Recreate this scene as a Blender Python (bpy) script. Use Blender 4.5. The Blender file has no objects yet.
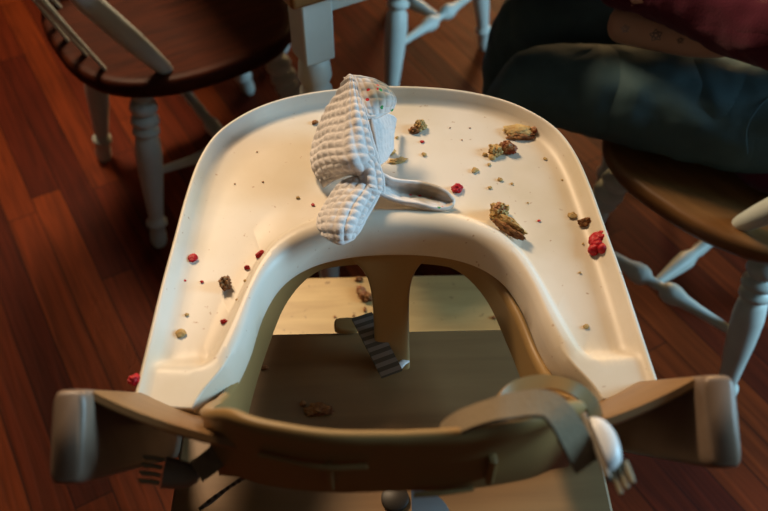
import bpy, math, random
from mathutils import Vector, Matrix, noise
random.seed(7)
R=math.radians; pi=math.pi
SC=bpy.context.scene; COL=SC.collection
K=1.085            # overall scale of the place, applied once at the end
F=850.0; TH=R(48); H=1.29
def P(px,py,z):    # where a sight line meets the horizontal plane at height z
    a=TH+math.atan((py-255.5)/F); h=H-z
    Y=h/math.tan(a); d=h/math.sin(a)*math.cos(a-TH)
    return Vector(((px-384)/F*d,Y,z))
# ------------------------------------------------------------------ materials
def mat(name,col,rough=.5,spec=.5,metal=0,var=None,vscale=20,bump=0,bscale=60,coat=0,vdetail=3,sheen=0):
    m=bpy.data.materials.new(name); m.use_nodes=True; nt=m.node_tree; b=nt.nodes['Principled BSDF']
    b.inputs['Base Color'].default_value=(*col,1); b.inputs['Roughness'].default_value=rough
    b.inputs['Specular IOR Level'].default_value=spec; b.inputs['Metallic'].default_value=metal
    b.inputs['Coat Weight'].default_value=coat; b.inputs['Sheen Weight'].default_value=sheen
    tc=nt.nodes.new('ShaderNodeTexCoord')
    if var:
        n=nt.nodes.new('ShaderNodeTexNoise'); n.inputs['Scale'].default_value=vscale; n.inputs['Detail'].default_value=vdetail
        nt.links.new(tc.outputs['Object'],n.inputs['Vector'])
        r=nt.nodes.new('ShaderNodeValToRGB'); r.color_ramp.elements[0].position=.35; r.color_ramp.elements[1].position=.65
        r.color_ramp.elements[0].color=(*var,1); r.color_ramp.elements[1].color=(*col,1)
        nt.links.new(n.outputs['Fac'],r.inputs[0]); nt.links.new(r.outputs[0],b.inputs['Base Color'])
    if bump:
        n=nt.nodes.new('ShaderNodeTexNoise'); n.inputs['Scale'].default_value=bscale; n.inputs['Detail'].default_value=4
        nt.links.new(tc.outputs['Object'],n.inputs['Vector'])
        bp=nt.nodes.new('ShaderNodeBump'); bp.inputs['Strength'].default_value=bump; bp.inputs['Distance'].default_value=.002
        nt.links.new(n.outputs['Fac'],bp.inputs['Height']); nt.links.new(bp.outputs[0],b.inputs['Normal'])
    return m
def wood(name,c1,c2,rough=.4,scale=(2,30,30),spec=.5,specks=0):
    m=bpy.data.materials.new(name); m.use_nodes=True; nt=m.node_tree; b=nt.nodes['Principled BSDF']
    b.inputs['Roughness'].default_value=rough; b.inputs['Specular IOR Level'].default_value=spec
    tc=nt.nodes.new('ShaderNodeTexCoord'); mp=nt.nodes.new('ShaderNodeMapping'); mp.inputs['Scale'].default_value=scale
    nt.links.new(tc.outputs['Object'],mp.inputs[0])
    n=nt.nodes.new('ShaderNodeTexNoise'); n.inputs['Scale'].default_value=3; n.inputs['Detail'].default_value=5; n.inputs['Distortion'].default_value=.6
    nt.links.new(mp.outputs[0],n.inputs['Vector'])
    r=nt.nodes.new('ShaderNodeValToRGB'); r.color_ramp.elements[0].position=.3; r.color_ramp.elements[1].position=.7
    r.color_ramp.elements[0].color=(*c1,1); r.color_ramp.elements[1].color=(*c2,1)
    nt.links.new(n.outputs['Fac'],r.inputs[0]); out=r.outputs[0]
    if specks:
        s=nt.nodes.new('ShaderNodeTexNoise'); s.inputs['Scale'].default_value=90; s.inputs['Detail'].default_value=3
        nt.links.new(tc.outputs['Object'],s.inputs['Vector'])
        q=nt.nodes.new('ShaderNodeValToRGB'); q.color_ramp.elements[0].position=.66; q.color_ramp.elements[1].position=.74
        q.color_ramp.elements[0].color=(0,0,0,1); q.color_ramp.elements[1].color=(specks,)*3+(1,)
        nt.links.new(s.outputs['Fac'],q.inputs[0])
        mx=nt.nodes.new('ShaderNodeMix'); mx.data_type='RGBA'; mx.inputs['B'].default_value=(.16,.08,.02,1)
        nt.links.new(q.outputs[0],mx.inputs['Factor']); nt.links.new(out,mx.inputs['A']); out=mx.outputs['Result']
    nt.links.new(out,b.inputs['Base Color'])
    bp=nt.nodes.new('ShaderNodeBump'); bp.inputs['Strength'].default_value=.12; bp.inputs['Distance'].default_value=.001
    nt.links.new(n.outputs['Fac'],bp.inputs['Height']); nt.links.new(bp.outputs[0],b.inputs['Normal'])
    return m
def floor_mat():
    m=bpy.data.materials.new('floor_boards'); m.use_nodes=True; nt=m.node_tree; L=nt.links; b=nt.nodes['Principled BSDF']
    N=nt.nodes.new
    def mth(op,a,bb=None,c=None):
        n=N('ShaderNodeMath'); n.operation=op
        for i,v in enumerate((a,bb,c)):
            if v is None: continue
            if isinstance(v,(int,float)): n.inputs[i].default_value=v
            else: L.new(v,n.inputs[i])
        return n.outputs[0]
    tc=N('ShaderNodeTexCoord'); mp=N('ShaderNodeMapping'); mp.inputs['Rotation'].default_value=(0,0,R(-120))
    L.new(tc.outputs['Object'],mp.inputs[0]); sp=N('ShaderNodeSeparateXYZ'); L.new(mp.outputs[0],sp.inputs[0])
    x,y=sp.outputs[0],sp.outputs[1]; W=.062
    row=mth('FLOOR',mth('DIVIDE',y,W)); fr=mth('FRACT',mth('DIVIDE',y,W))
    w1=N('ShaderNodeTexWhiteNoise'); w1.noise_dimensions='1D'; L.new(row,w1.inputs['W'])
    xs=mth('ADD',mth('DIVIDE',x,.85),mth('MULTIPLY',w1.outputs['Value'],7.3))
    cell=mth('FLOOR',xs); fx=mth('FRACT',xs)
    cb=N('ShaderNodeCombineXYZ'); L.new(row,cb.inputs[0]); L.new(cell,cb.inputs[1])
    w2=N('ShaderNodeTexWhiteNoise'); w2.noise_dimensions='3D'; L.new(cb.outputs[0],w2.inputs['Vector'])
    rp=N('ShaderNodeValToRGB'); e=rp.color_ramp.elements
    e[0].position=0; e[0].color=(.060,.0075,.0025,1); e[1].position=1; e[1].color=(.185,.034,.0055,1)
    q=e.new(.5); q.color=(.100,.0145,.0035,1)
    L.new(w2.outputs['Value'],rp.inputs[0])
    # grain
    mp2=N('ShaderNodeMapping'); mp2.inputs['Scale'].default_value=(3,55,1); L.new(mp.outputs[0],mp2.inputs[0])
    off=N('ShaderNodeVectorMath'); off.operation='ADD'; L.new(mp2.outputs[0],off.inputs[0]); L.new(w2.outputs['Color'],off.inputs[1])
    g=N('ShaderNodeTexNoise'); g.inputs['Scale'].default_value=1.6; g.inputs['Detail'].default_value=5; g.inputs['Distortion'].default_value=.8
    L.new(off.outputs[0],g.inputs['Vector'])
    gr=N('ShaderNodeMapRange'); gr.inputs['From Min'].default_value=.3; gr.inputs['From Max'].default_value=.7; gr.inputs['To Min'].default_value=.55; gr.inputs['To Max'].default_value=1.15
    L.new(g.outputs['Fac'],gr.inputs[0])
    edge=mth('MINIMUM',fr,mth('SUBTRACT',1.0,fr)); ex=mth('MINIMUM',fx,mth('SUBTRACT',1.0,fx))
    s1=mth('GREATER_THAN',edge,.022); s2=mth('GREATER_THAN',ex,.0016); seam=mth('MULTIPLY',s1,s2)
    sm=mth('MULTIPLY_ADD',seam,.7,.3)
    tot=mth('MULTIPLY',sm,gr.outputs[0])
    mx=N('ShaderNodeVectorMath'); mx.operation='SCALE'; L.new(rp.outputs[0],mx.inputs[0]); L.new(tot,mx.inputs['Scale'])
    L.new(mx.outputs[0],b.inputs['Base Color'])
    b.inputs['Roughness'].default_value=.55; b.inputs['Specular IOR Level'].default_value=.10
    bp=N('ShaderNodeBump'); bp.inputs['Strength'].default_value=.4; bp.inputs['Distance'].default_value=.002
    L.new(tot,bp.inputs['Height']); L.new(bp.outputs[0],b.inputs['Normal'])
    return m
def stripes_mat():
    m=bpy.data.materials.new('striped_webbing'); m.use_nodes=True; nt=m.node_tree; b=nt.nodes['Principled BSDF']; L=nt.links
    at=nt.nodes.new('ShaderNodeUVMap'); sp=nt.nodes.new('ShaderNodeSeparateXYZ'); L.new(at.outputs[0],sp.inputs[0])
    a=nt.nodes.new('ShaderNodeMath'); a.operation='MULTIPLY'; a.inputs[1].default_value=1/.0100; L.new(sp.outputs[1],a.inputs[0])
    f=nt.nodes.new('ShaderNodeMath'); f.operation='FRACT'; L.new(a.outputs[0],f.inputs[0])
    r=nt.nodes.new('ShaderNodeValToRGB'); r.color_ramp.interpolation='CONSTANT'
    r.color_ramp.elements[0].color=(.085,.075,.055,1); r.color_ramp.elements[1].position=.5; r.color_ramp.elements[1].color=(.21,.19,.165,1)
    L.new(f.outputs[0],r.inputs[0]); L.new(r.outputs[0],b.inputs['Base Color']); b.inputs['Roughness'].default_value=.9
    return m
def print_mat():
    # off-white muslin with tiny red and green printed dots and faint dirt
    m=bpy.data.materials.new('printed_muslin'); m.use_nodes=True; nt=m.node_tree; b=nt.nodes['Principled BSDF']; L=nt.links
    tc=nt.nodes.new('ShaderNodeTexCoord'); v=nt.nodes.new('ShaderNodeTexVoronoi'); v.inputs['Scale'].default_value=90; L.new(tc.outputs['Object'],v.inputs['Vector'])
    lt=nt.nodes.new('ShaderNodeMath'); lt.operation='LESS_THAN'; lt.inputs[1].default_value=.19; L.new(v.outputs['Distance'],lt.inputs[0])
    sp=nt.nodes.new('ShaderNodeSeparateColor'); L.new(v.outputs['Color'],sp.inputs[0])
    r=nt.nodes.new('ShaderNodeValToRGB'); r.color_ramp.interpolation='CONSTANT'; r.color_ramp.elements[0].color=(.55,.04,.05,1)
    r.color_ramp.elements[1].position=.6; r.color_ramp.elements[1].color=(.06,.30,.10,1); L.new(sp.outputs[0],r.inputs[0])
    g=nt.nodes.new('ShaderNodeMath'); g.operation='GREATER_THAN'; g.inputs[1].default_value=.45; L.new(sp.outputs[1],g.inputs[0])
    mu=nt.nodes.new('ShaderNodeMath'); mu.operation='MULTIPLY'; L.new(lt.outputs[0],mu.inputs[0]); L.new(g.outputs[0],mu.inputs[1])
    n=nt.nodes.new('ShaderNodeTexNoise'); n.inputs['Scale'].default_value=22; L.new(tc.outputs['Object'],n.inputs['Vector'])
    d=nt.nodes.new('ShaderNodeValToRGB'); d.color_ramp.elements[0].position=.38; d.color_ramp.elements[0].color=(.40,.32,.23,1); d.color_ramp.elements[1].position=.55; d.color_ramp.elements[1].color=(.72,.68,.66,1)
    L.new(n.outputs['Fac'],d.inputs[0])
    mx=nt.nodes.new('ShaderNodeMix'); mx.data_type='RGBA'; L.new(mu.outputs[0],mx.inputs['Factor']); L.new(d.outputs[0],mx.inputs['A']); L.new(r.outputs[0],mx.inputs['B'])
    L.new(mx.outputs['Result'],b.inputs['Base Color']); b.inputs['Roughness'].default_value=.95; b.inputs['Specular IOR Level'].default_value=.1
    return m
def tray_mat():
    m=mat('tray_plastic',(.80,.76,.70),.42,.4); nt=m.node_tree; b=nt.nodes['Principled BSDF']; L=nt.links
    tc=nt.nodes.new('ShaderNodeTexCoord')
    n=nt.nodes.new('ShaderNodeTexNoise'); n.inputs['Scale'].default_value=7; n.inputs['Detail'].default_value=6; L.new(tc.outputs['Object'],n.inputs['Vector'])
    r=nt.nodes.new('ShaderNodeValToRGB'); r.color_ramp.elements[0].position=.35; r.color_ramp.elements[0].color=(.62,.54,.40,1); r.color_ramp.elements[1].position=.6; r.color_ramp.elements[1].color=(.74,.68,.585,1)
    L.new(n.outputs['Fac'],r.inputs[0])
    v=nt.nodes.new('ShaderNodeTexNoise'); v.inputs['Scale'].default_value=170; v.inputs['Detail'].default_value=2; L.new(tc.outputs['Object'],v.inputs['Vector'])
    q=nt.nodes.new('ShaderNodeValToRGB'); q.color_ramp.elements[0].position=.71; q.color_ramp.elements[0].color=(0,0,0,1); q.color_ramp.elements[1].position=.76; q.color_ramp.elements[1].color=(.7,.7,.7,1)
    L.new(v.outputs['Fac'],q.inputs[0])
    mx=nt.nodes.new('ShaderNodeMix'); mx.data_type='RGBA'; mx.inputs['B'].default_value=(.38,.22,.12,1)
    L.new(q.outputs[0],mx.inputs['Factor']); L.new(r.outputs[0],mx.inputs['A']); L.new(mx.outputs['Result'],b.inputs['Base Color'])
    return m
M=dict(
 floor=floor_mat(), tray=tray_mat(),
 khaki=mat('khaki_plastic',(.32,.20,.075),.45,.4),
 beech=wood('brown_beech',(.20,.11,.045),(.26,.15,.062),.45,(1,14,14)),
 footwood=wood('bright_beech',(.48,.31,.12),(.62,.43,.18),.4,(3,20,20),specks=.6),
 upright=wood('taupe_beech',(.20,.14,.10),(.25,.18,.13),.4,(14,14,2)),
 white_paint=mat('aged_white_paint',(.60,.67,.63),.45,.4,var=(.52,.59,.55),vscale=12),
 dark_seat=wood('dark_red_wood',(.024,.005,.002),(.054,.011,.0035),.5,(4,22,22),spec=.10),
 tan_seat=wood('tan_wood',(.15,.070,.022),(.21,.10,.032),.4,(4,22,22)),
 webbing=mat('grey_webbing',(.24,.19,.125),.9,.2,bump=.4,bscale=400), stripes=stripes_mat(),
 buckle=mat('white_buckle',(.75,.76,.76),.35,.5), grey_buckle=mat('grey_buckle_plastic',(.22,.19,.15),.4,.5),
 prong=mat('olive_prong',(.25,.22,.14),.4,.5), screw=mat('dark_plug',(.03,.025,.02),.5),
 muslin=mat('white_muslin',(.70,.67,.66),.95,.1,bump=.3,bscale=500), printed=print_mat(),
 biscuit=mat('biscuit',(.58,.43,.19),.9,.1,var=(.42,.26,.10),vscale=110,bump=.8,bscale=300),
 crustb=mat('browned_crust',(.16,.055,.02),.8,.2,var=(.36,.18,.07),vscale=120,bump=.8,bscale=300),
 redfood=mat('red_fruit',(.55,.010,.02),.45,.3,var=(.36,.006,.012),vscale=150,bump=.7,bscale=250),
 jam=mat('jammy_crust',(.28,.04,.015),.5,.4,var=(.45,.26,.10),vscale=90,bump=.8,bscale=260),
 jeans=mat('dark_teal_denim',(.065,.125,.145),.75,.25,var=(.045,.090,.108),vscale=14,bump=.3,bscale=500),
 top=mat('burgundy_cloth',(.065,.006,.020),.85,.15,bump=.3,bscale=260,sheen=.1),
 skin=mat('skin',(.42,.26,.19),.5,.4), hair=mat('brown_hair',(.05,.025,.012),.5,.4),
 ink=mat('tattoo_ink',(.05,.045,.05),.7,.2), black=mat('black_metal',(.02,.02,.02),.35),
 brass=mat('rivet_metal',(.35,.28,.25),.35,.5,metal=.8), eye=mat('eye_white',(.7,.7,.68),.2), lips=mat('lips',(.35,.12,.10),.5), shoe=mat('black_shoe',(.02,.02,.022),.6),
)
def add_folds(m,sc,scale,dist,strength):
    nt=m.node_tree; b=nt.nodes['Principled BSDF']; tc=nt.nodes.new('ShaderNodeTexCoord'); mp=nt.nodes.new('ShaderNodeMapping')
    mp.inputs['Scale'].default_value=sc; mp.inputs['Rotation'].default_value=(0,0,R(19)); nt.links.new(tc.outputs['Object'],mp.inputs[0])
    n=nt.nodes.new('ShaderNodeTexNoise'); n.inputs['Scale'].default_value=scale; n.inputs['Detail'].default_value=1; n.inputs['Distortion'].default_value=.5
    nt.links.new(mp.outputs[0],n.inputs['Vector']); a=nt.nodes.new('ShaderNodeMath'); a.operation='SUBTRACT'; a.inputs[1].default_value=.5; nt.links.new(n.outputs['Fac'],a.inputs[0])
    c=nt.nodes.new('ShaderNodeMath'); c.operation='ABSOLUTE'; nt.links.new(a.outputs[0],c.inputs[0])
    bp=nt.nodes.new('ShaderNodeBump'); bp.inputs['Distance'].default_value=dist; bp.inputs['Strength'].default_value=strength; nt.links.new(c.outputs[0],bp.inputs['Height'])
    old=b.inputs['Normal'].links[0].from_node if b.inputs['Normal'].links else None
    if old: nt.links.new(old.outputs[0],bp.inputs['Normal'])
    nt.links.new(bp.outputs[0],b.inputs['Normal'])
add_folds(M['jeans'],(2.6,1,1),4.2,.05,.75); add_folds(M['top'],(1.5,1,1),4.5,.05,.7)
# ------------------------------------------------------------------ mesh helpers
class MB:
    def __init__(s): s.v=[]; s.f=[]; s.mi=[]; s.uv={}
    def add(s,vs,fs,mi=0):
        o=len(s.v); s.v+= [Vector(v) for v in vs]; s.f+=[tuple(i+o for i in f) for f in fs]; s.mi+=[mi]*len(fs); return s
    def box(s,c,d,rot=None):
        c=Vector(c); hx,hy,hz=[k/2 for k in d]
        vs=[Vector((x,y,z)) for z in(-hz,hz) for y in(-hy,hy) for x in(-hx,hx)]
        if rot is not None: vs=[rot@v for v in vs]
        return s.add([c+v for v in vs],[(0,2,3,1),(4,5,7,6),(0,1,5,4),(2,6,7,3),(0,4,6,2),(1,3,7,5)])
    def rings(s,rs,closed=True,cap=True,loop=False,mi=0):
        n=len(rs[0]); vs=[p for r in rs for p in r]; fs=[]
        m=len(rs); rng=m if loop else m-1
        for i in range(rng):
            a=i*n; b=((i+1)%m)*n
            for j in range(n if closed else n-1):
                k=(j+1)%n; fs.append((a+j,a+k,b+k,b+j))
        if cap and closed and not loop:
            fs.append(tuple(range(n))[::-1]); fs.append(tuple((m-1)*n+j for j in range(n)))
        return s.add(vs,fs,mi)
    def tube(s,pts,rad,seg=12,cap=True,flat=1.0,up=None):
        pts=[Vector(p) for p in pts]; n=len(pts)
        if isinstance(rad,(int,float)): rad=[rad]*n
        t0=(pts[1]-pts[0]).normalized(); u=Vector(up) if up else (Vector((0,0,1)) if abs(t0.z)<.9 else Vector((1,0,0)))
        u=(u-t0*u.dot(t0)).normalized(); rs=[]
        for i,p in enumerate(pts):
            t=(pts[min(i+1,n-1)]-pts[max(i-1,0)]).normalized()
            u=(u-t*u.dot(t)).normalized(); w=t.cross(u)
            rs.append([p+(u*math.cos(a)*flat+w*math.sin(a))*rad[i] for a in [2*pi*k/seg for k in range(seg)]])
        return s.rings(rs,cap=cap)
    def lathe(s,a,b,prof,seg=20):   # profile (t, r) along a->b
        a=Vector(a);b=Vector(b); t=(b-a).normalized(); u=Vector((0,1,0)) if abs(t.y)<.9 else Vector((1,0,0))
        u=(u-t*u.dot(t)).normalized(); w=t.cross(u)
        return s.rings([[a+(b-a)*q+(u*math.cos(k)+w*math.sin(k))*max(r,1e-4) for k in [2*pi*j/seg for j in range(seg)]] for q,r in prof])
    def build(s,name,m,parent=None,smooth=40,bevel=0,seg=2,sub=0):
        me=bpy.data.meshes.new(name); me.from_pydata([tuple(v) for v in s.v],[],s.f); me.update()
        ms=m if isinstance(m,(list,tuple)) else [m]
        for q in ms: me.materials.append(q)
        for i,p in enumerate(me.polygons): p.material_index=s.mi[i]
        import bmesh
        bm=bmesh.new(); bm.from_mesh(me); bmesh.ops.recalc_face_normals(bm,faces=bm.faces); bm.to_mesh(me); bm.free()
        me.shade_smooth()
        if smooth<180: me.set_sharp_from_angle(angle=R(smooth))
        o=bpy.data.objects.new(name,me); COL.objects.link(o)
        if parent: o.parent=parent
        if bevel:
            b=o.modifiers.new('bevel','BEVEL'); b.width=bevel; b.segments=seg; b.limit_method='ANGLE'; b.angle_limit=R(35); b.harden_normals=False
        if sub: q=o.modifiers.new('sub','SUBSURF'); q.levels=sub; q.render_levels=sub
        return o
def tag(o,label=None,cat=None,group=None,kind=None):
    for k,v in (('label',label),('category',cat),('group',group),('kind',kind)):
        if v: o[k]=v
    return o
def empty(name,loc,rz,label,cat,group=None):
    o=bpy.data.objects.new(name,None); COL.objects.link(o); o.empty_display_size=.1
    o.location=loc; o.rotation_euler=(0,0,rz); return tag(o,label,cat,group)
def cr(pts,n):  # Catmull-Rom through points, n samples evenly by arclength
    pts=[Vector(p) for p in pts]; e=[pts[0]*2-pts[1]]+pts+[pts[-1]*2-pts[-2]]; out=[]
    for i in range(1,len(e)-2):
        for k in range(24):
            t=k/24; a,b,c,d=e[i-1:i+3]
            out.append(.5*((2*b)+(c-a)*t+(2*a-5*b+4*c-d)*t*t+(3*b-a-3*c+d)*t**3))
    out.append(pts[-1]); L=[0]
    for i in range(1,len(out)): L.append(L[-1]+(out[i]-out[i-1]).length)
    res=[];j=0
    for k in range(n):
        q=L[-1]*k/(n-1)
        while j<len(L)-2 and L[j+1]<q: j+=1
        f=(q-L[j])/max(L[j+1]-L[j],1e-9); res.append(out[j].lerp(out[j+1],min(max(f,0),1)))
    return res
def ss(a,b,x):
    t=min(max((x-a)/(b-a),0),1); return t*t*(3-2*t)
# ------------------------------------------------------------------ floor
fl=MB().add([(-3.1,-1.5,0),(2.6,-1.5,0),(2.6,5.5,0),(-3.1,5.5,0),(-3.1,-1.5,-.03),(2.6,-1.5,-.03),(2.6,5.5,-.03),(-3.1,5.5,-.03)],[(0,1,2,3),(7,6,5,4),(0,4,5,1),(1,5,6,2),(2,6,7,3),(3,7,4,0)])
tag(fl.build('floor',M['floor']),kind='structure')
# walls, ceiling and the window the daylight comes through, all outside the frame
wm=mat('wall_paint',(.07,.055,.045),.85,.2); cm=mat('ceiling_paint',(.16,.14,.12),.9,.2); fm=mat('window_paint',(.6,.6,.58),.4)
def slab(name,lo,hi,m):
    lo=Vector(lo); hi=Vector(hi); o=MB().box((lo+hi)/2,hi-lo).build(name,m); return tag(o,kind='structure')
slab('wall_left',(-3.1,-1.5,0),(-3.0,5.5,2.5),wm); slab('wall_front',(-3.0,5.4,0),(2.5,5.5,2.5),wm); slab('wall_back',(-3.0,-1.5,0),(2.5,-1.4,2.5),wm)
wy0,wy1,wz0,wz1=.15,1.10,.85,2.15
mb=MB()
for a,b in (((2.5,-1.5,0),(2.6,wy0,2.5)),((2.5,wy1,0),(2.6,5.5,2.5)),((2.5,wy0,0),(2.6,wy1,wz0)),((2.5,wy0,wz1),(2.6,wy1,2.5))):
    a=Vector(a);b=Vector(b); mb.box((a+b)/2,b-a)
tag(mb.build('wall_right',wm),kind='structure')
slab('ceiling',(-3.1,-1.5,2.5),(2.6,5.5,2.58),cm)
mb=MB()
for a,b in (((2.49,wy0-.05,wz0-.05),(2.61,wy1+.05,wz0)),((2.49,wy0-.05,wz1),(2.61,wy1+.05,wz1+.05)),((2.49,wy0-.05,wz0),(2.61,wy0,wz1)),((2.49,wy1,wz0),(2.61,wy1+.05,wz1)),((2.54,wy0,1.485),(2.57,wy1,1.515))):
    a=Vector(a);b=Vector(b); mb.box((a+b)/2,b-a)
tag(mb.build('window_1',fm),kind='structure')
# ------------------------------------------------------------------ high chair
hc=empty('high_chair',(.0165,0,0),R(1.5),'brown wooden high chair with slanted side boards in the foreground, holding the white tray','high chair')
LEAN=R(32); D=Vector((0,math.sin(LEAN),-math.cos(LEAN))); Wd=Vector((0,math.cos(LEAN),math.sin(LEAN)))
def upright(sx):
    mb=MB(); top=Vector((0,.290,.797)); hw=.031; rs=[]
    L=.797/math.cos(LEAN)-.02
    for t,g in ((0,.72),(.002,.86),(.006,.96),(.012,1),(L*.5,1),(L,1)):
        ring=[]
        for k in range(28):
            a=2*pi*k/28; c,s_=math.cos(a),math.sin(a)
            x=math.copysign(abs(c)**.35,c)*(.0125*g if g<1 else .0125); y=math.copysign(abs(s_)**.35,s_)*(hw-.012*(1-g))
            ring.append(top+D*t+Wd*y+Vector((sx*.2165+x,0,0)))
        rs.append(ring)
    return mb.rings(rs)
for sx in(-1,1): upright(sx).build('side_board',M['upright'],hc,50)
for sx in(-1,1):
    mb=MB(); mb.box((sx*.2165,.56,.016),(.025,.50,.032)); mb.build('floor_runner',M['upright'],hc,bevel=.006)
mb=MB(); mb.tube([(-.205,.72,.06),(.205,.72,.06)],.008,12); mb.build('cross_bar',M['black'],hc)
# seat plate and foot plate
def plate(z,y0,y1,hw,th,rnd,name,m,label=None):
    pts=[]
    for (cx,cy,a0) in ((hw-rnd,y0+rnd,-90),(hw-rnd,y1-rnd,0),(-hw+rnd,y1-rnd,90),(-hw+rnd,y0+rnd,180)):
        for k in range(7): a=R(a0+90*k/6); pts.append((cx+rnd*math.cos(a),cy+rnd*math.sin(a)))
    mb=MB(); mb.rings([[(x,y,z-th) for x,y in pts],[(x,y,z) for x,y in pts]])
    o=mb.build(name,m,hc,bevel=.003); 
    if label: o['label']=label
    return o
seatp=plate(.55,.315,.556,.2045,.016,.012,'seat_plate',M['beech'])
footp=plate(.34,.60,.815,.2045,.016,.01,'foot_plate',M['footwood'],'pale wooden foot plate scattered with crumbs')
# curved wooden backrest, lower part lengthened unseen to block light onto the seat behind
def bcurve(x): q=abs(x)/.205; return .322-.038*(1-q**2.6), .795-.022*(1-q**1.6)
mb=MB(); rs=[]
for i in range(41):
    x=-.205+.41*i/40; y,z=bcurve(x); p=Vector((x,y,z)); th=.0042
    sec=[]
    for (a,b) in ((-th,0),(-th*.6,.004),(th*.6,.004),(th,0),(th,-.20),(th*.6,-.204),(-th*.6,-.204),(-th,-.20)):
        sec.append(p+Wd*a-D*b)
    rs.append(sec)
mb.rings(rs); mb.build('backrest',M['beech'],hc,50)
# baby rail: one closed plastic loop with a high back
half=[(0,.578,.657,.645),(.035,.577,.657,.645),(.075,.568,.657,.638),(.105,.545,.656,.618),(.123,.50,.656,.602),(.134,.445,.658,.60),(.140,.395,.684,.60),(.139,.345,.745,.64),(.128,.313,.790,.70),(.109,.294,.818,.735),(.088,.281,.8255,.748),(.045,.270,.829,.758),(0,.268,.829,.762)]
top_=cr([(a,b,c) for a,b,c,d in half],70); bot_=cr([(a,b,d) for a,b,c,d in half],70)
full=[(t,b) for t,b in zip(top_,bot_)]; full+= [((Vector((-t.x,t.y,t.z))),Vector((-b.x,b.y,b.z))) for t,b in full[-2:0:-1]]
mb=MB(); rs=[]; n=len(full)
for i in range(n):
    t,b=full[i]; tn=full[(i+1)%n][0]; tp=full[i-1][0]; d=(tn-tp); d.z=0; d.normalize(); nr=Vector((-d.y,d.x,0))  # horizontal normal
    back=ss(.40,.30,t.y); th=.0045; rim=.0048
    c=t.lerp(b,.0)
    sec=[t+nr*-rim*.3+Vector((0,0,0)),t+nr*rim*.3,t+nr*rim+Vector((0,0,-.004)),t+nr*rim*.9+Vector((0,0,-.011)),t+nr*th+Vector((0,0,-.016)),b+nr*th,b+nr*(-th),t-nr*th+Vector((0,0,-.016)),t-nr*rim*.9+Vector((0,0,-.011)),t-nr*rim+Vector((0,0,-.004))]
    rs.append(sec)
mb.rings(rs,loop=True,cap=False); rail=mb.build('baby_rail',M['khaki'],hc,60); rail['label']='khaki plastic rail looping round the seat with a raised back'
# details on the rear of the rail
for xx,yy in ((-.045,.264),(.06,.266)):
    mb=MB(); mb.box((xx,yy,.785),(.005,.008,.03)); mb.build('rear_rib',M['khaki'],rail,bevel=.001)
for q in ([(-.09,.274,.797),(-.05,.262,.80),(-.02,.260,.803)],[(.01,.259,.765),(.03,.260,.765),(.05,.263,.764)]):
    MB().tube(cr(q,14),.002,8).build('rear_ridge',M['khaki'],rail)
# centre post
mb=MB(); rs=[]
a=Vector((.004,.583,.655)); b=Vector((.006,.512,.5505))
for i in range(24):
    q=i/23; w=.0185+.040*math.exp(-q*9)-.0005*q; p=a.lerp(b,q); th=.008
    ring=[]
    for k in range(24):
        an=2*pi*k/24; c,s_=math.cos(an),math.sin(an)
        ring.append(p+Vector((math.copysign(abs(c)**.5,c)*w,math.copysign(abs(s_)**.5,s_)*th,0)))
    rs.append(ring)
mb.rings(rs); mb.build('centre_post',M['khaki'],hc,60)
# tab behind the crotch strap
_inv=(Matrix.Translation((.0165,0,0))@Matrix.Rotation(R(1.5),4,'Z')).inverted()
def hp(px,py,z): return _inv@P(px,py,z)
mb=MB(); c=hp(347,325,.556)
pts=[]
for k in range(16):
    a_=2*pi*k/16; ca,sa=math.cos(a_),math.sin(a_)
    pts.append((c.x+math.copysign(abs(ca)**.6,ca)*.014,c.y+math.copysign(abs(sa)**.6,sa)*.009))
mb.rings([[(x,y,.5502) for x,y in pts],[(x,y,.559) for x,y in pts]]); mb.build('strap_anchor',M['khaki'],hc,bevel=.002)
# ribbons
def ribbon(name,pts,wdir,width,m,parent,th=.0014,n=40,tw=None):
    p=cr(pts,n); wd=cr(wdir,n) if isinstance(wdir[0],(tuple,Vector,list)) else [Vector(wdir)]*n
    vs=[];fs=[];uv=[];L=0
    mb=MB(); rs=[];Ls=[]
    for i in range(n):
        if i: L+=(p[i]-p[i-1]).length
        t=(p[min(i+1,n-1)]-p[max(i-1,0)]).normalized(); w=wd[i]; w=(w-t*w.dot(t)).normalized()*width/2; nn=t.cross(w).normalized()*th/2
        rs.append([p[i]-w+nn,p[i]-w*.5+nn,p[i]+w*.5+nn,p[i]+w+nn,p[i]+w-nn,p[i]-w-nn]); Ls.append(L)
    mb.rings(rs); o=mb.build(name,m,parent,50); me=o.data; u=me.uv_layers.new(name='UVMap')
    for poly in me.polygons:
        for li in poly.loop_indices:
            vi=me.loops[li].vertex_index; u.data[li].uv=((vi%6)/6,Ls[vi//6])
    return o
o=ribbon('crotch_strap',[hp(362,316,.572),hp(377,345,.575),hp(392,374,.572)],(1,.6,0),.023,M['stripes'],hc,.003); o['label']='grey striped webbing strap beside the centre post'
mb=MB(); mb.tube([hp(394,371,.560),hp(399,366,.560),hp(404,362,.559),hp(409,361,.557)],[.0035,.0045,.0035,.0015],10,flat=.6); mb.build('strap_tag',M['buckle'],hc)
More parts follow.
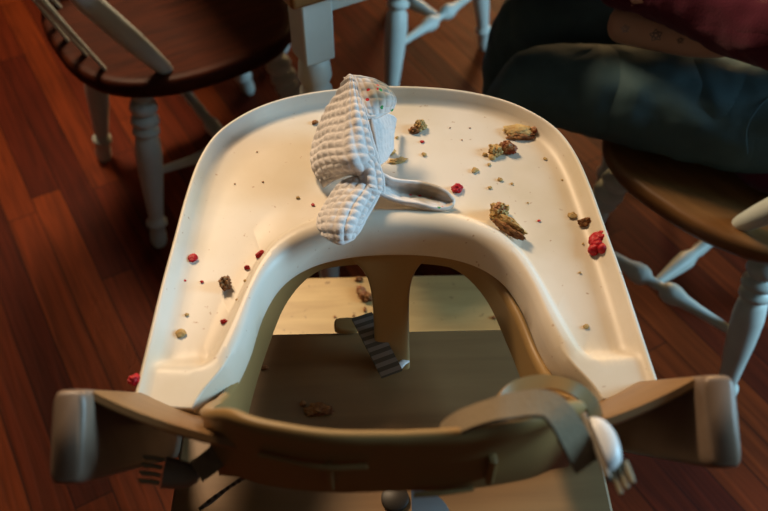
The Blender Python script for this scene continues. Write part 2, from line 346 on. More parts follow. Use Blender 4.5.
# harness strap on the right and its buckle
pt=[hp(440,437,.80),hp(462,422,.826),hp(492,411,.838),hp(520,405,.840),hp(545,404,.840),hp(560,415,.838),hp(573,436,.83),hp(588,464,.815)]
wds=[(0,1,-.5),(0,1,-.45),(.05,1,-.35),(.2,.95,-.2),(.5,.85,-.1),(.75,.6,0),(.9,.45,0),(.9,.4,0)]
o=ribbon('shoulder_strap',pt,wds,.0195,M['webbing'],hc,.003,50); o['label']='grey webbing harness strap folded over the back of the rail'
pt=[hp(500,404,.80),hp(516,388,.80),hp(545,382,.80),hp(572,388,.80),hp(590,402,.79),hp(596,418,.785)]
o=ribbon('waist_strap',pt,[(0,.9,.5),(0,.9,.4),(.2,.9,.3),(.5,.8,.2),(.8,.5,0),(.9,.3,0)],.010,M['khaki'],hc,.003,40)
def buckle(c,ax,sd,nrm,L,W,m,name):
    # D-shaped shell: straight edge on one side, bulging on the other
    mb=MB(); rs=[]
    for (off,g) in ((-.005,.8),(-.004,1),(.003,1),(.0065,.8),(.008,.45)):
        ring=[]
        for k in range(25):
            a_=-pi/2+pi*k/24; ring.append(c+ax*(math.sin(a_)*L/2*g)+sd*(math.cos(a_)**.9*W*g if math.cos(a_)>1e-6 else 0)+nrm*off)
        rs.append(ring)
    mb.rings(rs); return mb.build(name,m,hc,60)
c=hp(600,445,.822); ax=(hp(610,470,.822)-hp(590,420,.822)).normalized(); nrm=(Vector((0,0,H))-c).normalized(); nrm=(nrm-ax*nrm.dot(ax)).normalized(); sd=ax.cross(nrm); sd=sd if sd.x>0 else -sd
bk=buckle(c,ax,sd,nrm,.036,.0115,M['buckle'],'buckle_shell'); bk['label']='white buckle shell hanging on the right'
mb=MB()
mb.box(c-sd*.002-nrm*.003,(.001,.001,.001))
mb=MB(); rot=Matrix((sd,ax,nrm)).transposed()
mb.box(c-sd*.0025-nrm*.001,(.004,.046,.010),rot); mb.build('buckle_bar',M['grey_buckle'],hc,bevel=.0015)
for k in range(3):
    q=c+ax*.014+sd*(.001+.0045*k); mb=MB(); mb.tube([q-nrm*.003,q+ax*.010-nrm*.003,q+ax*(.018-.002*k)-nrm*.003],[.0022,.002,.0014],10); mb.build('buckle_prong',M['prong'],hc)
# left buckle
c=hp(163,472,.735); ax=Vector((.05,1,.1)).normalized(); nrm=(Vector((0,0,H))-c).normalized(); nrm=(nrm-ax*nrm.dot(ax)).normalized(); sd=ax.cross(nrm); sd=sd if sd.x>0 else -sd
b2=buckle(c,ax,sd,nrm,.021,.026,M['grey_buckle'],'buckle_shell'); b2['label']='grey-brown buckle shell hanging on the left'
for k in range(4):
    q=c+ax*(-.0085+.0058*k)-sd*.001; mb=MB(); mb.tube([q,q-sd*.006+ax*.0004,q-sd*.0125,q-sd*.015+ax*.001],[.0018,.0016,.0019,.001],10); mb.build('buckle_prong',M['prong'],hc)
ribbon('waist_strap',[hp(205,506,.60),hp(222,492,.615),hp(243,478,.64),hp(266,464,.675)],(.6,.6,-.2),.018,M['stripes'],hc,.003)
ribbon('waist_strap',[hp(196,472,.735),hp(210,462,.735),hp(225,448,.735),hp(238,432,.72)],(.4,.8,.2),.017,M['webbing'],hc,.003)
# small fitting on the seat behind the backrest, and white tab
mb=MB(); q=hp(395,499,.551); mb.lathe(q,q+Vector((0,0,.004)),[(0,.013),(.6,.013),(1,.011)]); mb.build('harness_plug',M['screw'],hc)
mb=MB(); q0=hp(411,486,.60); rs=[]
for i in range(12):
    t=i/11; a_=hp(411+1*t,487+32*t,.60-.01*t); b_=hp(412+40*math.sin(t*pi/2)**1.0,488+34*t*t+3*t,.60-.012*t)
    rs.append([a_,b_,b_-Vector((0,0,.002)),a_-Vector((0,0,.002))])
mb.rings(rs); o=mb.build('strap_guard',M['buckle'],hc,50); o['label']='white plastic guard at the rear of the seat'
# tray
def mir(h): return h
oh=[(.216,.376),(.214,.43),(.2115,.50),(.208,.56),(.2045,.62),(.198,.672),(.185,.712),(.162,.742),(.132,.765),(.093,.781),(.048,.790),(0,.793)]
fh=[(.184,.374),(.176,.400),(.164,.428),(.147,.484),(.128,.544),(.104,.580),(.06,.604),(0,.611)]
ih=[(.163,.372),(.157,.386),(.141,.412),(.130,.446),(.122,.49),(.107,.527),(.082,.551),(.046,.564),(0,.568)]
def full_curve(h,n):
    c=cr([(-x,y,0) for x,y in h]+[(x,y,0) for x,y in h[-2::-1]],n); return c
N=241; O=full_curve(oh,N); FI=full_curve(fh,N); I=full_curve(ih,N)
rs=[]
for i in range(N):
    d=(O[min(i+1,N-1)]-O[max(i-1,0)]).normalized(); nr=Vector((d.y,-d.x,0))   # inward
    if nr.dot(FI[i]-O[i])<0: nr=-nr
    o_,f_,n_=O[i],FI[i],I[i]; sec=[]
    def pad(p,z): return z+(.6962-z)*ss(.430,.410,p.y)
    for dd,z in ((.003,.668),(0,.672),(0,.6965),(.0012,.6995),(.0035,.7005),(.006,.6985),(.010,.6915),(.015,.6865),(.021,.685)):
        p=o_+nr*dd; sec.append(Vector((p.x,p.y,pad(p,z) if dd>.006 else z)))
    s0=o_+nr*.021
    for q in (.25,.5,.75): p=s0.lerp(f_,q); sec.append(Vector((p.x,p.y,pad(p,.685))))
    for q,z in ((0,.685),(.10,.6868),(.24,.6925),(.40,.6965),(.62,.6972),(.80,.6945),(.92,.688),(.98,.679),(1,.660)):
        p=f_.lerp(n_,q); zz=z
        if z>.69: zz=pad(p,z)
        elif z>.684 and q<.5: zz=pad(p,z)
        sec.append(Vector((p.x,p.y,zz)))
    sec.append(Vector((n_.x,n_.y,.656)) + (f_-n_)*.12); sec.append(Vector((f_.x,f_.y,.668)))
    rs.append(sec)
# rounded near ends: shrink last stations slightly
mb=MB(); mb.rings(rs); tray=mb.build('high_chair_tray',M['tray'],None,60,bevel=.0015,seg=3)
tray.location=(.0215,0,0); tray.rotation_euler=(0,0,R(1.5))
tag(tray,'white U-shaped plastic tray with a raised rim, scattered with food, on the high chair','tray')
# ------------------------------------------------------------------ cloth
def surf(grid,n,m):
    rows=[cr(r,n) for r in grid]; cols=[cr([rows[k][j] for k in range(len(rows))],m) for j in range(n)]
    return [[cols[j][i] for j in range(n)] for i in range(m)]
def quilt(mb,grid,mi=0,n=90,m=90,cell=.0098,amp=.0030,th=.0028,flip=1,hem=True,cu=None):
    g=[[P(q[0],q[1],.692+(q[2]-.692)*.78) for q in r] for r in grid]; S=surf(g,n,m)
    lu=sum((S[m//2][j+1]-S[m//2][j]).length for j in range(n-1)); lv=sum((S[i+1][n//2]-S[i][n//2]).length for i in range(m-1))
    nu=max(2,round(lu/cell)); nv=max(2,round(lv/cell)); A=[];B=[]
    for i in range(m):
        ra=[];rb=[]
        for j in range(n):
            du=S[i][min(j+1,n-1)]-S[i][max(j-1,0)]; dv=S[min(i+1,m-1)][j]-S[max(i-1,0)][j]
            nn=du.cross(dv); nn=nn.normalized() if nn.length>1e-12 else Vector((0,0,1))
            if nn.dot(Vector((0,0,H))-S[i][j])<0: nn=-nn
            u=j/(n-1); v=i/(m-1); ed=min(u*nu,(1-u)*nu,v*nv,(1-v)*nv)
            if ed<.45: a=.0014*math.sin(pi*min(ed/.45,1))
            else: a=amp*(abs(math.sin(pi*u*nu))*abs(math.sin(pi*v*nv)))**.5
            w=.0020*noise.noise(S[i][j]*38)+.0007*noise.noise(S[i][j]*170)
            ra.append(S[i][j]+nn*(a+w)); rb.append(S[i][j]-nn*th)
        A.append(ra);B.append(rb)
    vs=[p for r in A for p in r]+[p for r in B for p in r]; o=n*m; fs=[]
    for i in range(m-1):
        for j in range(n-1):
            a=i*n+j; fs.append((a,a+1,a+n+1,a+n)); fs.append((o+a,o+a+n,o+a+n+1,o+a+1))
    for j in range(n-1): fs.append((j,o+j,o+j+1,j+1)); a=(m-1)*n+j; fs.append((a,a+1,o+a+1,o+a))
    for i in range(m-1): a=i*n; fs.append((a,a+n,o+a+n,o+a)); a=i*n+n-1; fs.append((a,o+a,o+a+n,a+n))
    mb.add(vs,fs,mi)
cl=MB()
quilt(cl,[[(345,79,.772),(347,76,.776),(350,74,.778),(353,76,.777)],
          [(337,93,.752),(344,94,.764),(352,94,.771),(360,97,.768)],
          [(323,116,.724),(337,118,.750),(353,119,.764),(369,124,.757)],
          [(312,144,.700),(328,146,.735),(351,147,.755),(377,150,.740)],
          [(312,168,.693),(328,166,.724),(352,165,.745),(381,170,.723)],
          [(322,187,.692),(336,180,.708),(357,176,.722),(379,188,.712)]])
quilt(cl,[[(352,75,.777),(366,76,.777),(380,81,.772),(389,88,.762)],
          [(360,98,.767),(374,97,.770),(387,98,.764),(397,100,.752)],
          [(366,119,.756),(376,119,.752),(386,115,.744),(393,111,.740)]],1,60,60,amp=.0014)
quilt(cl,[[(370,112,.760),(380,112,.745),(390,114,.715),(396,120,.700)],
          [(374,138,.742),(382,137,.735),(389,137,.718),(393,138,.702)],
          [(379,166,.725),(384,163,.718),(390,157,.706),(393,150,.698)]],0,50,50,amp=.0008)
quilt(cl,[[(372,168,.728),(394,180,.716),(422,183,.709),(443,190,.706),(453,200,.697)],
          [(374,181,.712),(397,190,.696),(425,195,.691),(443,200,.690),(454,203,.692)],
          [(376,192,.718),(400,201,.708),(428,207,.704),(445,208,.701),(453,206,.696)]],1,80,50,amp=.0008)
quilt(cl,[[(343,180,.716),(354,176,.722),(367,178,.724),(381,187,.716)],
          [(331,193,.708),(347,190,.722),(363,190,.727),(380,196,.713)],
          [(321,208,.703),(337,206,.723),(355,206,.726),(371,213,.711)],
          [(317,224,.704),(331,224,.726),(348,226,.725),(361,231,.709)],
          [(324,237,.706),(333,243,.712),(343,245,.712),(354,240,.707)]],0,70,80)
quilt(cl,[[(356,150,.742),(366,150,.745),(378,156,.735)],[(356,172,.726),(368,172,.733),(384,178,.720)],[(362,190,.716),(371,193,.722),(385,196,.710)]],0,50,60)
cloth=cl.build('quilted_bib',[M['muslin'],M['printed']],None,180)
tag(cloth,'white quilted baby cloth with tiny printed dots, crumpled on the tray edge','cloth')
# ------------------------------------------------------------------ food
def blob(name,px,py,z,sx,sy,sz,m,label,cat,group=None,rz=0,seed=0,sub=4,rough=.35,freq=1.6,on=0):
    import bmesh
    bm=bmesh.new(); bmesh.ops.create_icosphere(bm,subdivisions=sub,radius=1)
    for v in bm.verts:
        n1=noise.noise(v.co*freq+Vector((seed*3.1,seed*1.7,5))); n2=noise.noise(v.co*freq*3+Vector((seed,9,seed*2.3)))
        n3=noise.noise(v.co*freq*7+Vector((3,seed,1))); v.co*=1+rough*n1+rough*.6*n2+min(.22,rough*.45)*n3
        if v.co.z<-.5: v.co.z=-.5-(v.co.z+.5)*-.1
    me=bpy.data.meshes.new(name); mn=min(v.co.z for v in bm.verts)
    rm=Matrix.Rotation(rz,3,'Z')
    for v in bm.verts:
        v.co.z-=mn; v.co=rm@Vector((v.co.x*sx,v.co.y*sy,v.co.z*sz/1.6))
    bm.to_mesh(me); bm.free(); me.materials.append(m); me.shade_smooth(); me.set_sharp_from_angle(angle=R(50))
    o=bpy.data.objects.new(name,me); COL.objects.link(o); o.location=P(px,py,z); 
    if label: tag(o,label,cat,group)
    return o
TZ=.6853
def thing_food(name,px,py,label,cat='food'):
    p=P(px,py,TZ); return empty(name,p,0,label,cat)
def sub(parent,o,dz=0):
    o.parent=parent; o.location=Vector(o.location)-Vector(parent.location); return o
# large pieces, each with its topping as a part
t=thing_food('bread_crust',520,133,'large flat tan piece of bread with a dark shaded underside near the far right rim')
sub(t,blob('crumb_slab',519,133,TZ,.0165,.0095,.007,M['biscuit'],None,None,seed=3,rough=.28,rz=R(-5)))
sub(t,blob('browned_or_shaded_edge',521,137,TZ,.0145,.006,.005,M['crustb'],None,None,seed=5,rough=.35))  # shade under the slab, put in as a dark brown piece
sub(t,blob('jam_spot',534,131,TZ+.003,.003,.004,.005,M['jam'],None,None,seed=6))
t=thing_food('bread_crust',503,151,'broken piece of bread with dark red jam, just below the largest crust')
sub(t,blob('crumb',495,153,TZ,.0065,.0075,.009,M['biscuit'],None,None,seed=11,rough=.5))
sub(t,blob('jammy_crust',507,151,TZ,.0095,.0055,.012,M['jam'],None,None,seed=12,rough=.35,rz=R(-20)))
t=thing_food('bread_crust',503,222,'long wedge of crust lying on the inner lip of the tray')
sub(t,blob('crumb',499,216,TZ,.010,.008,.015,M['biscuit'],None,None,seed=21,rough=.45,rz=R(-35)))
sub(t,blob('crumb_tail',510,229,TZ+.003,.016,.0055,.012,M['biscuit'],None,None,seed=22,rough=.4,rz=R(-45)))
sub(t,blob('browned_or_shaded_edge',508,232,TZ+.004,.018,.0035,.008,M['crustb'],None,None,seed=23,rough=.4,rz=R(-42)))
sub(t,blob('jam_spot',499,209,TZ+.010,.006,.005,.006,M['jam'],None,None,seed=24))
t=thing_food('bread_crumb',417,130,'nut-sized tan crumb right of the cloth near the far rim')
sub(t,blob('crumb',420,128,TZ,.006,.006,.010,M['biscuit'],None,None,seed=31,rough=.45)); sub(t,blob('browned_or_shaded_edge',414,132,TZ,.005,.004,.006,M['crustb'],None,None,seed=32,rough=.5))
t=thing_food('mashed_bread',391,155,'squashed tan bread smear touching the right side of the cloth')
sub(t,blob('crumb',388,152,TZ,.008,.005,.006,M['biscuit'],None,None,seed=33,rough=.4,rz=R(-30))); sub(t,blob('smear',399,161,TZ,.009,.004,.002,M['biscuit'],None,None,seed=34,rough=.7,rz=R(10)))
t=thing_food('raspberry',597,247,'large bright red squashed berry against the right rim')
for k in range(30):
    q=random.Random(k); dx=q.uniform(-.0055,.0045); dy=q.uniform(-.011,.009); s=.0050
    o=blob('drupelet',597,247,TZ,s,s,s*1.7,M['redfood'],None,None,seed=40+k,sub=2,rough=.15); sub(t,o); o.location=Vector((dx+.25*dy,dy,q.uniform(0,.003)+max(0,dx+.004)*.5))
blob('berry_piece',457,190,TZ,.0055,.0055,.006,M['redfood'],'bright red berry piece at the right tip of the cloth','food',seed=61,rough=.35)
blob('crust_flake',585,225,TZ,.0070,.0045,.008,M['crustb'],'dark brown flake of crust beside the large red berry','food',seed=62,rough=.5)
blob('bread_crumb',572,216,TZ,.0045,.004,.003,M['biscuit'],'round tan crumb just above the dark brown flake','food',seed=63)
blob('bread_crumb',226,286,TZ,.005,.0065,.010,M['crustb'],'knobbly brown crumb on the left arm of the tray','food',seed=64,rough=.55)
blob('bread_crumb',181,334,TZ,.0045,.0045,.003,M['biscuit'],'flat round tan crumb near the end of the left arm','food',seed=65,rough=.2)
blob('berry_piece',193,259,TZ,.0045,.0045,.004,M['redfood'],'round red berry bit near the left outer rim','food',seed=66,rough=.25)
blob('berry_piece',260,255,TZ,.005,.0025,.004,M['redfood'],'elongated red berry bit by the inner lip on the left','food',seed=67,rz=R(50))
blob('berry_piece',247,268,TZ,.0028,.002,.003,M['redfood'],'small red bit just left of the elongated red bit','food',seed=68)
blob('berry_piece',224,322,TZ,.003,.002,.003,M['redfood'],'orange-red bit on the lower left arm of the tray','food',seed=69)
small=[(422,142,'redfood',.0025),(315,123,'crustb',.004),(424,155,'biscuit',.003),(384,138,'biscuit',.0028),(397,138,'biscuit',.0022),(492,158,'biscuit',.0045),(485,155,'biscuit',.003),(475,171,'biscuit',.004),(489,165,'biscuit',.0022),(500,180,'biscuit',.003),(490,188,'biscuit',.0025),(512,184,'biscuit',.0018),(545,159,'biscuit',.0022),(539,221,'redfood',.0018),(583,244,'biscuit',.0014),(580,273,'biscuit',.0016),(586,327,'biscuit',.003),(592,371,'redfood',.0018),(313,205,'redfood',.002),(298,198,'biscuit',.002),(302,231,'biscuit',.0025),(185,281,'redfood',.0016),(202,282,'redfood',.0018),(177,286,'biscuit',.0028),(188,252,'biscuit',.0018),(187,315,'biscuit',.002),(226,336,'biscuit',.0016),(245,281,'biscuit',.0016),(237,300,'biscuit',.0015),(394,127,'jam',.002),(226,147,'crustb',.0012),(257,152,'crustb',.001),(263,182,'crustb',.0012),(235,184,'crustb',.001),(175,245,'biscuit',.003),(450,128,'crustb',.001),(430,195,'jam',.0018),(528,203,'biscuit',.0012),(470,128,'jam',.001),(462,140,'jam',.001),(562,180,'biscuit',.0012)]
for i,(x,y,m,s) in enumerate(small):
    kind='red berry speck' if m in('redfood','jam') else ('tan crumb' if m=='biscuit' else 'dark crumb')
    side='left' if x<384 else 'right'
    part='far' if y<150 else ('middle' if y<250 else 'near')
    zz=TZ if s<.0 else TZ
    blob('bread_crumb' if 'crumb' in kind else 'berry_speck',x,y,zz,s,s*.85,s*.8,M[m],f'tiny {kind} on the {part} {side} part of the white tray','food',f'tiny {kind}s on the {part} {side} of the tray',seed=100+i,sub=2,rz=i)
blob('berry_piece',135,381,.697,.005,.005,.006,M['redfood'],'squashed red berry at the outer corner of the left tray arm','food',seed=70)
FZ=.3403
t=empty('bread_crust',P(364,295,FZ),0,'reddish brown lump of crust on the foot plate beside the centre post','food')
for k,(x,y,s,m) in enumerate(((361,292,.007,'jam'),(367,299,.0075,'crustb'),(364,296,.006,'jam'))): sub(t,blob('crumb',x,y,FZ,s*1.1,s,s*1.4,M[m],None,None,seed=80+k,rough=.5))
blob('bread_crumb',359,280,FZ,.005,.004,.005,M['crustb'],'small crumb at the far edge of the foot plate','food',seed=84,rough=.6)
blob('bread_crumb',365,310,FZ,.0022,.0045,.003,M['crustb'],'thin crumb on the foot plate just above the striped strap','food',seed=85)
blob('bread_crumb',354,316,FZ,.002,.002,.002,M['crustb'],'tiny crumb on the foot plate left of the striped strap','food',seed=86)
blob('bread_crumb',335,317,FZ,.002,.002,.002,M['jam'],'tiny red crumb on the left half of the foot plate','food',seed=87)
blob('bread_crumb',494,318,FZ,.003,.003,.003,M['crustb'],'lone crumb on the right half of the foot plate','food',seed=88)
SZ=.5503
blob('crumb_pile',318,411,SZ,.012,.007,.006,M['crustb'],'dark crumb pile on the seat behind the tray','food',seed=90,rough=.6)
blob('bread_crumb',303,404,SZ,.003,.003,.003,M['crustb'],'small crumb beside the dark pile on the seat','food',seed=91)
blob('bread_crumb',264,368,SZ,.004,.003,.003,M['crustb'],'dark crumb at the left edge of the seat','food',seed=92)
# ------------------------------------------------------------------ dining chairs
LEG0=[(0,.013),(.05,.017),(.10,.0185),(.12,.014),(.135,.020),(.165,.0215),(.19,.018),(.20,.0145),(.215,.021),(.24,.022),(.262,.0145),(.28,.021),(.30,.021),(.318,.015),(.34,.0195),(.42,.022),(.55,.0205),(.70,.0165),(.80,.014),(.825,.013),(.84,.0185),(.86,.0185),(.875,.0135),(.93,.0155),(.97,.015),(1,.012)]
LEG=[(q,max(.0105,.018+(r-.018)*(1.45 if q<.35 else 1.1))*1.12) for q,r in LEG0]
SIDE=[(0,.007),(.25,.0095),(.33,.0125),(.375,.0175),(.41,.0185),(.445,.015),(.465,.0085),(.5,.0085),(.535,.0085),(.555,.015),(.59,.0185),(.625,.0175),(.67,.0125),(.78,.0095),(1,.007)]
CROSS=[(0,.007),(.08,.010),(.2,.015),(.27,.0165),(.34,.010),(.38,.012),(.5,.0105),(.62,.012),(.66,.010),(.73,.0165),(.8,.015),(.92,.010),(1,.007)]
SH=.415
def seat_outline(n=64):
    pts=[]
    for k in range(n):
        a=2*pi*k/n; c,s_=math.cos(a),math.sin(a)
        e=.62 if c>0 else .85
        x=math.copysign(abs(c)**e,c)*.215; y=math.copysign(abs(s_)**.66,s_)*(.232-.012*(x<0)*abs(x)/.2)
        pts.append((x,y))
    return pts
def make_chair(loc,rz,label,seatm,spind='arrow'):
    t=empty('dining_chair',loc,rz,label,'chair','wooden dining chairs around the table')
    ol=seat_outline(); mb=MB(); rs=[]
    for g,z in ((.90,SH-.038),(.97,SH-.034),(1,SH-.022),(1,SH-.010),(.99,SH-.003),(.965,SH)): rs.append([(x*g,y*g,z) for x,y in ol])
    for g,dz in ((.90,-.001),(.75,-.006),(.5,-.009),(.25,-.010),(.05,-.010)): rs.append([(x*g-.01*(1-g),y*g,SH+dz) for x,y in ol])
    mb.rings(rs); mb.build('seat',seatm,t,50)
    legs=[]
    for fx,fy,tx,ty in ((-.165,-.158,-.11,-.13),(-.165,.158,-.11,.13),(.225,-.20,.135,-.145),(.225,.20,.135,.145)):
        a=Vector((tx,ty,SH-.034)); b=Vector((fx,fy,0)); MB().lathe(a,b,LEG).build('leg',M['white_paint'],t,70); legs.append((a,b))
    def at(i,z): a,b=legs[i]; return a.lerp(b,(a.z-z)/a.z)
    for i,j in ((0,2),(1,3)): MB().lathe(at(i,.175),at(j,.175),SIDE,14).build('side_stretcher',M['white_paint'],t,70)
    m0=(at(0,.175)+at(2,.175))/2; m1=(at(1,.175)+at(3,.175))/2
    MB().lathe(m0,m1,CROSS,14).build('cross_stretcher',M['white_paint'],t,70)
    # back: two posts, spindles, crest rail, leaning backwards
    tops=[]
    POST=[(0,.0095),(.03,.0135),(.10,.0165),(.20,.0190),(.42,.0195),(.5,.012),(.52,.018),(.56,.019),(.6,.014),(.62,.016),(.9,.014),(1,.011)]
    for sy in(-1,1):
        a=Vector((-.070,sy*.180,SH-.012)); b=Vector((-.325,sy*.21,SH+.43)); MB().lathe(a,b,POST,14).build('back_post',M['white_paint'],t,70); tops.append(b)
    for k in range(5):
        y=-.10+.05*k; a=Vector((-.160-.025*(1-abs(k-2)/2),y*1.17,SH-.012)); b=Vector((-.335,y*1.5,SH+.42))
        p=[a.lerp(b,q) for q in (0,.3,.5,.6,.78,.8,1)]
        MB().tube(p,[.009,.011,.020,.027,.027,.014,.008],12,flat=.4,up=(1,0,0)).build('spindle',M['white_paint'],t,70)
    mb=MB(); rs=[]
    for i in range(21):
        y=-.215+.43*i/20; x=-.330-.03*(1-(y/.215)**2); hh=.03+.018*(1-(y/.215)**2)
        c=Vector((x,y,SH+.455)); rs.append([c+Vector((dx-dz*.28,0,dz)) for dx,dz in ((-.011,-.028),(.011,-.028),(.013,0),(.009,hh),(-.009,hh),(-.013,0))])
    mb.rings(rs); mb.build('crest_rail',M['white_paint'],t,60,bevel=.003)
    return t
make_chair((-.412,1.415,0),R(33),'white dining chair with a dark red-brown seat, left of the white table leg',M['dark_seat'])
make_chair((.602,1.025,0),R(130),'white dining chair with a tan wood seat, the one the person in jeans sits on',M['tan_seat'])
make_chair((.035,1.89,0),R(224),'far white dining chair whose legs and stretchers show above the tray, behind the table leg',M['dark_seat'])
# ------------------------------------------------------------------ table
U=Vector((math.cos(R(30)),math.sin(R(30)),0)); V=Vector((-math.sin(R(30)),math.cos(R(30)),0))
tb=empty('dining_table',(-.099,1.007,0),R(30),'white painted dining table with a square-topped turned leg, at the top of the photo','table')
LX,LY=.66,1.10
TL=[(0,.018),(.02,.024),(.06,.0265),(.085,.020),(.10,.0255),(.13,.027),(.155,.021),(.165,.0185),(.20,.0215),(.35,.0265),(.5,.0265),(.75,.020),(.86,.0165),(.88,.022),(.90,.022),(.92,.017),(1,.019)]
for x in(0,LX):
    for y in(0,LY):
        mb=MB(); mb.box((x,y,.645),(.046,.046,.106)); o=mb.build('leg',M['white_paint'],tb,bevel=.003)
        mb2=MB(); mb2.lathe((x,y,.594),(x,y,0),[(q,r*.93) for q,r in TL]); o2=mb2.build('turned_post',M['white_paint'],o,70)
for (c,d) in (((LX/2,0,.678),(LX-.046,.02,.040)),((LX/2,LY,.678),(LX-.046,.02,.040)),((0,LY/2,.678),(.02,LY-.046,.040)),((LX,LY/2,.678),(.02,LY-.046,.040))):
    mb=MB(); mb.box(c,d); mb.build('apron',M['white_paint'],tb,bevel=.002)
mb=MB(); mb.box((LX/2,LY/2,.711),(LX+.09,LY+.09,.026)); mb.build('table_top',M['tan_seat'],tb,bevel=.006,seg=3)
# ------------------------------------------------------------------ person
def skin_obj(name,verts,edges,m,parent,root=0,sub=2):
    me=bpy.data.meshes.new(name); me.from_pydata([v[:3] for v in verts],edges,[]); o=bpy.data.objects.new(name,me); COL.objects.link(o)
    o.modifiers.new('skin','SKIN').use_smooth_shade=True
    for i,v in enumerate(verts):
        r=v[3]; me.skin_vertices[0].data[i].radius=(r,v[4] if len(v)>4 else r)
        me.skin_vertices[0].data[i].use_root=(i==root)
    s=o.modifiers.new('sub','SUBSURF'); s.levels=sub; s.render_levels=sub
    me.materials.append(m); o.parent=parent; return o
pp=empty('person',(0,0,0),0,'person in dark jeans and burgundy top sitting on the right-hand chair','person')
# continuous body (skin)
pel=(.675,1.06,.52); lh=(.60,.965,.49); rh=(.70,1.16,.49); lk=(.222,1.092,.487); rk=(.235,1.255,.50)
SK=[(*pel,.09),(.69,1.07,.64,.09),(.70,1.075,.78,.10),(.69,1.07,.90,.09),(.67,1.06,.97,.045),(.65,1.05,1.02,.05),
    (.66,.93,.92,.045),tuple(P(795,22,.69))+(.036,),tuple(P(690,5,.665))+(.030,),tuple(P(600,-20,.66))+(.026,),tuple(P(575,-34,.655))+(.025,),tuple(P(560,-44,.652))+(.024,),
    (.70,1.20,.92,.045),(.68,1.20,.76,.036),tuple(P(735,40,.635))+(.027,.024),tuple(P(690,38,.608))+(.031,.022),tuple(P(606,22,.600))+(.031,.020),
    (*lh,.06),(*lk,.040),(.225,1.115,.28,.035),(.235,1.16,.07,.030),(*rh,.06),(*rk,.040),(.245,1.29,.28,.035),(.26,1.33,.07,.030)]
E_=[(0,1),(1,2),(2,3),(3,4),(4,5),(3,6),(6,7),(7,8),(8,9),(9,10),(10,11),(3,12),(12,13),(13,14),(14,15),(15,16),(0,17),(17,18),(18,19),(19,20),(0,21),(21,22),(22,23),(23,24)]
body=skin_obj('body',SK,E_,M['skin'],pp)
# fingers
h1=P(560,-44,.652); h2=P(655,14,.608)
for (bx,by,bz,dx,dy) in ((*h1,-.8,.6),(*h2,.1,1)):
    d=Vector((dx,dy,0)).normalized(); s_=Vector((-d.y,d.x,0))
    for k in range(4):
        L=(.062,.072,.068,.052)[k]; b0=Vector((bx,by,bz))+s_*(.021-.014*k)+d*.015
        pts=[b0,b0+d*L*.5+Vector((0,0,.003)),b0+d*L*.8-Vector((0,0,.008)),b0+d*L*.95-Vector((0,0,.022))]
        MB().tube(cr(pts,12),[.0085]*6+[.0078]*3+[.007,.006,.003],10).build('finger',M['skin'],body)
    b0=Vector((bx,by,bz))+s_*.022-d*.01; MB().tube(cr([b0,b0+s_*.022+d*.02,b0+s_*.028+d*.045-Vector((0,0,.008))],10),[.011]*5+[.010,.0095,.009,.007,.004],10).build('thumb',M['skin'],body)
# trousers
def J(hip,knee,shin,ank,seedk):
    # loose cloth tube with folds
    path=cr([hip,Vector(hip).lerp(Vector(knee),.5)+Vector((0,0,.004)),knee,shin,ank],60)
    return path
tv=[(*pel,.125),(.60,.965,.492,.090),(.50,1.000,.494,.086),(.36,1.048,.492,.078),(.235,1.090,.487,.070),(.222,1.108,.43,.070),(.225,1.125,.26,.060),(.235,1.165,.09,.050),
    (.70,1.16,.49,.098),(.47,1.215,.497,.082),(.245,1.262,.497,.068),(.240,1.275,.43,.068),(.245,1.295,.26,.060),(.26,1.335,.09,.050),(.69,1.075,.60,.12)]
jeans=skin_obj('jeans',tv,[(0,1),(1,2),(2,3),(3,4),(4,5),(5,6),(6,7),(0,8),(8,9),(9,10),(10,11),(11,12),(12,13),(0,14)],M['jeans'],pp,sub=4)
tx=bpy.data.textures.new('fold','CLOUDS'); tx.noise_scale=.045; tx.noise_depth=2
dm=jeans.modifiers.new('folds','DISPLACE'); dm.texture=tx; dm.strength=.011; dm.mid_level=.5; dm.texture_coords='GLOBAL'
# seams and pocket creases
def on_thigh(q,ang,r=.089):
    a=Vector((.60,.965,.492)); b=Vector((.235,1.090,.487)); t=(b-a).normalized(); up=Vector((0,0,1)); sd=t.cross(up).normalized()
    if sd.y>0: sd=-sd
    rr=.0895-.0195*q
    return a.lerp(b,q)+(up*math.sin(ang)+sd*math.cos(ang))*rr
mb=MB()
mb.tube(cr([on_thigh(.10,R(75)),on_thigh(.17,R(55)),on_thigh(.20,R(30)),on_thigh(.17,R(5))],20),.0011,8)
mb.build('pocket_seam',M['jeans'],jeans)
mb=MB(); q=on_thigh(.03,R(60)); mb.lathe(q,q+Vector((0,-.3,.5)).normalized()*.006,[(0,.006),(.7,.006),(1,.003)],14); mb.build('rivet',M['brass'],jeans)
# top: torso, sleeves
bv=[(.675,1.06,.56,.15),(.69,1.07,.64,.135),(.70,1.075,.78,.135),(.69,1.07,.89,.115),(.675,1.06,.955,.055),
    (.66,.93,.915,.062),tuple(P(800,44,.695))+(.062,),tuple(P(735,13,.672))+(.058,),tuple(P(665,-9,.665))+(.044,),tuple(P(598,-24,.66))+(.038,),
    (.70,1.20,.915,.062),(.68,1.20,.76,.055),tuple(P(745,36,.645))+(.040,)]
topo=skin_obj('burgundy_top',bv,[(0,1),(1,2),(2,3),(3,4),(3,5),(5,6),(6,7),(7,8),(8,9),(3,10),(10,11),(11,12)],M['top'],pp,sub=4)
dm=topo.modifiers.new('folds','DISPLACE'); dm.texture=tx; dm.strength=.011; dm.mid_level=.5; dm.texture_coords='GLOBAL'
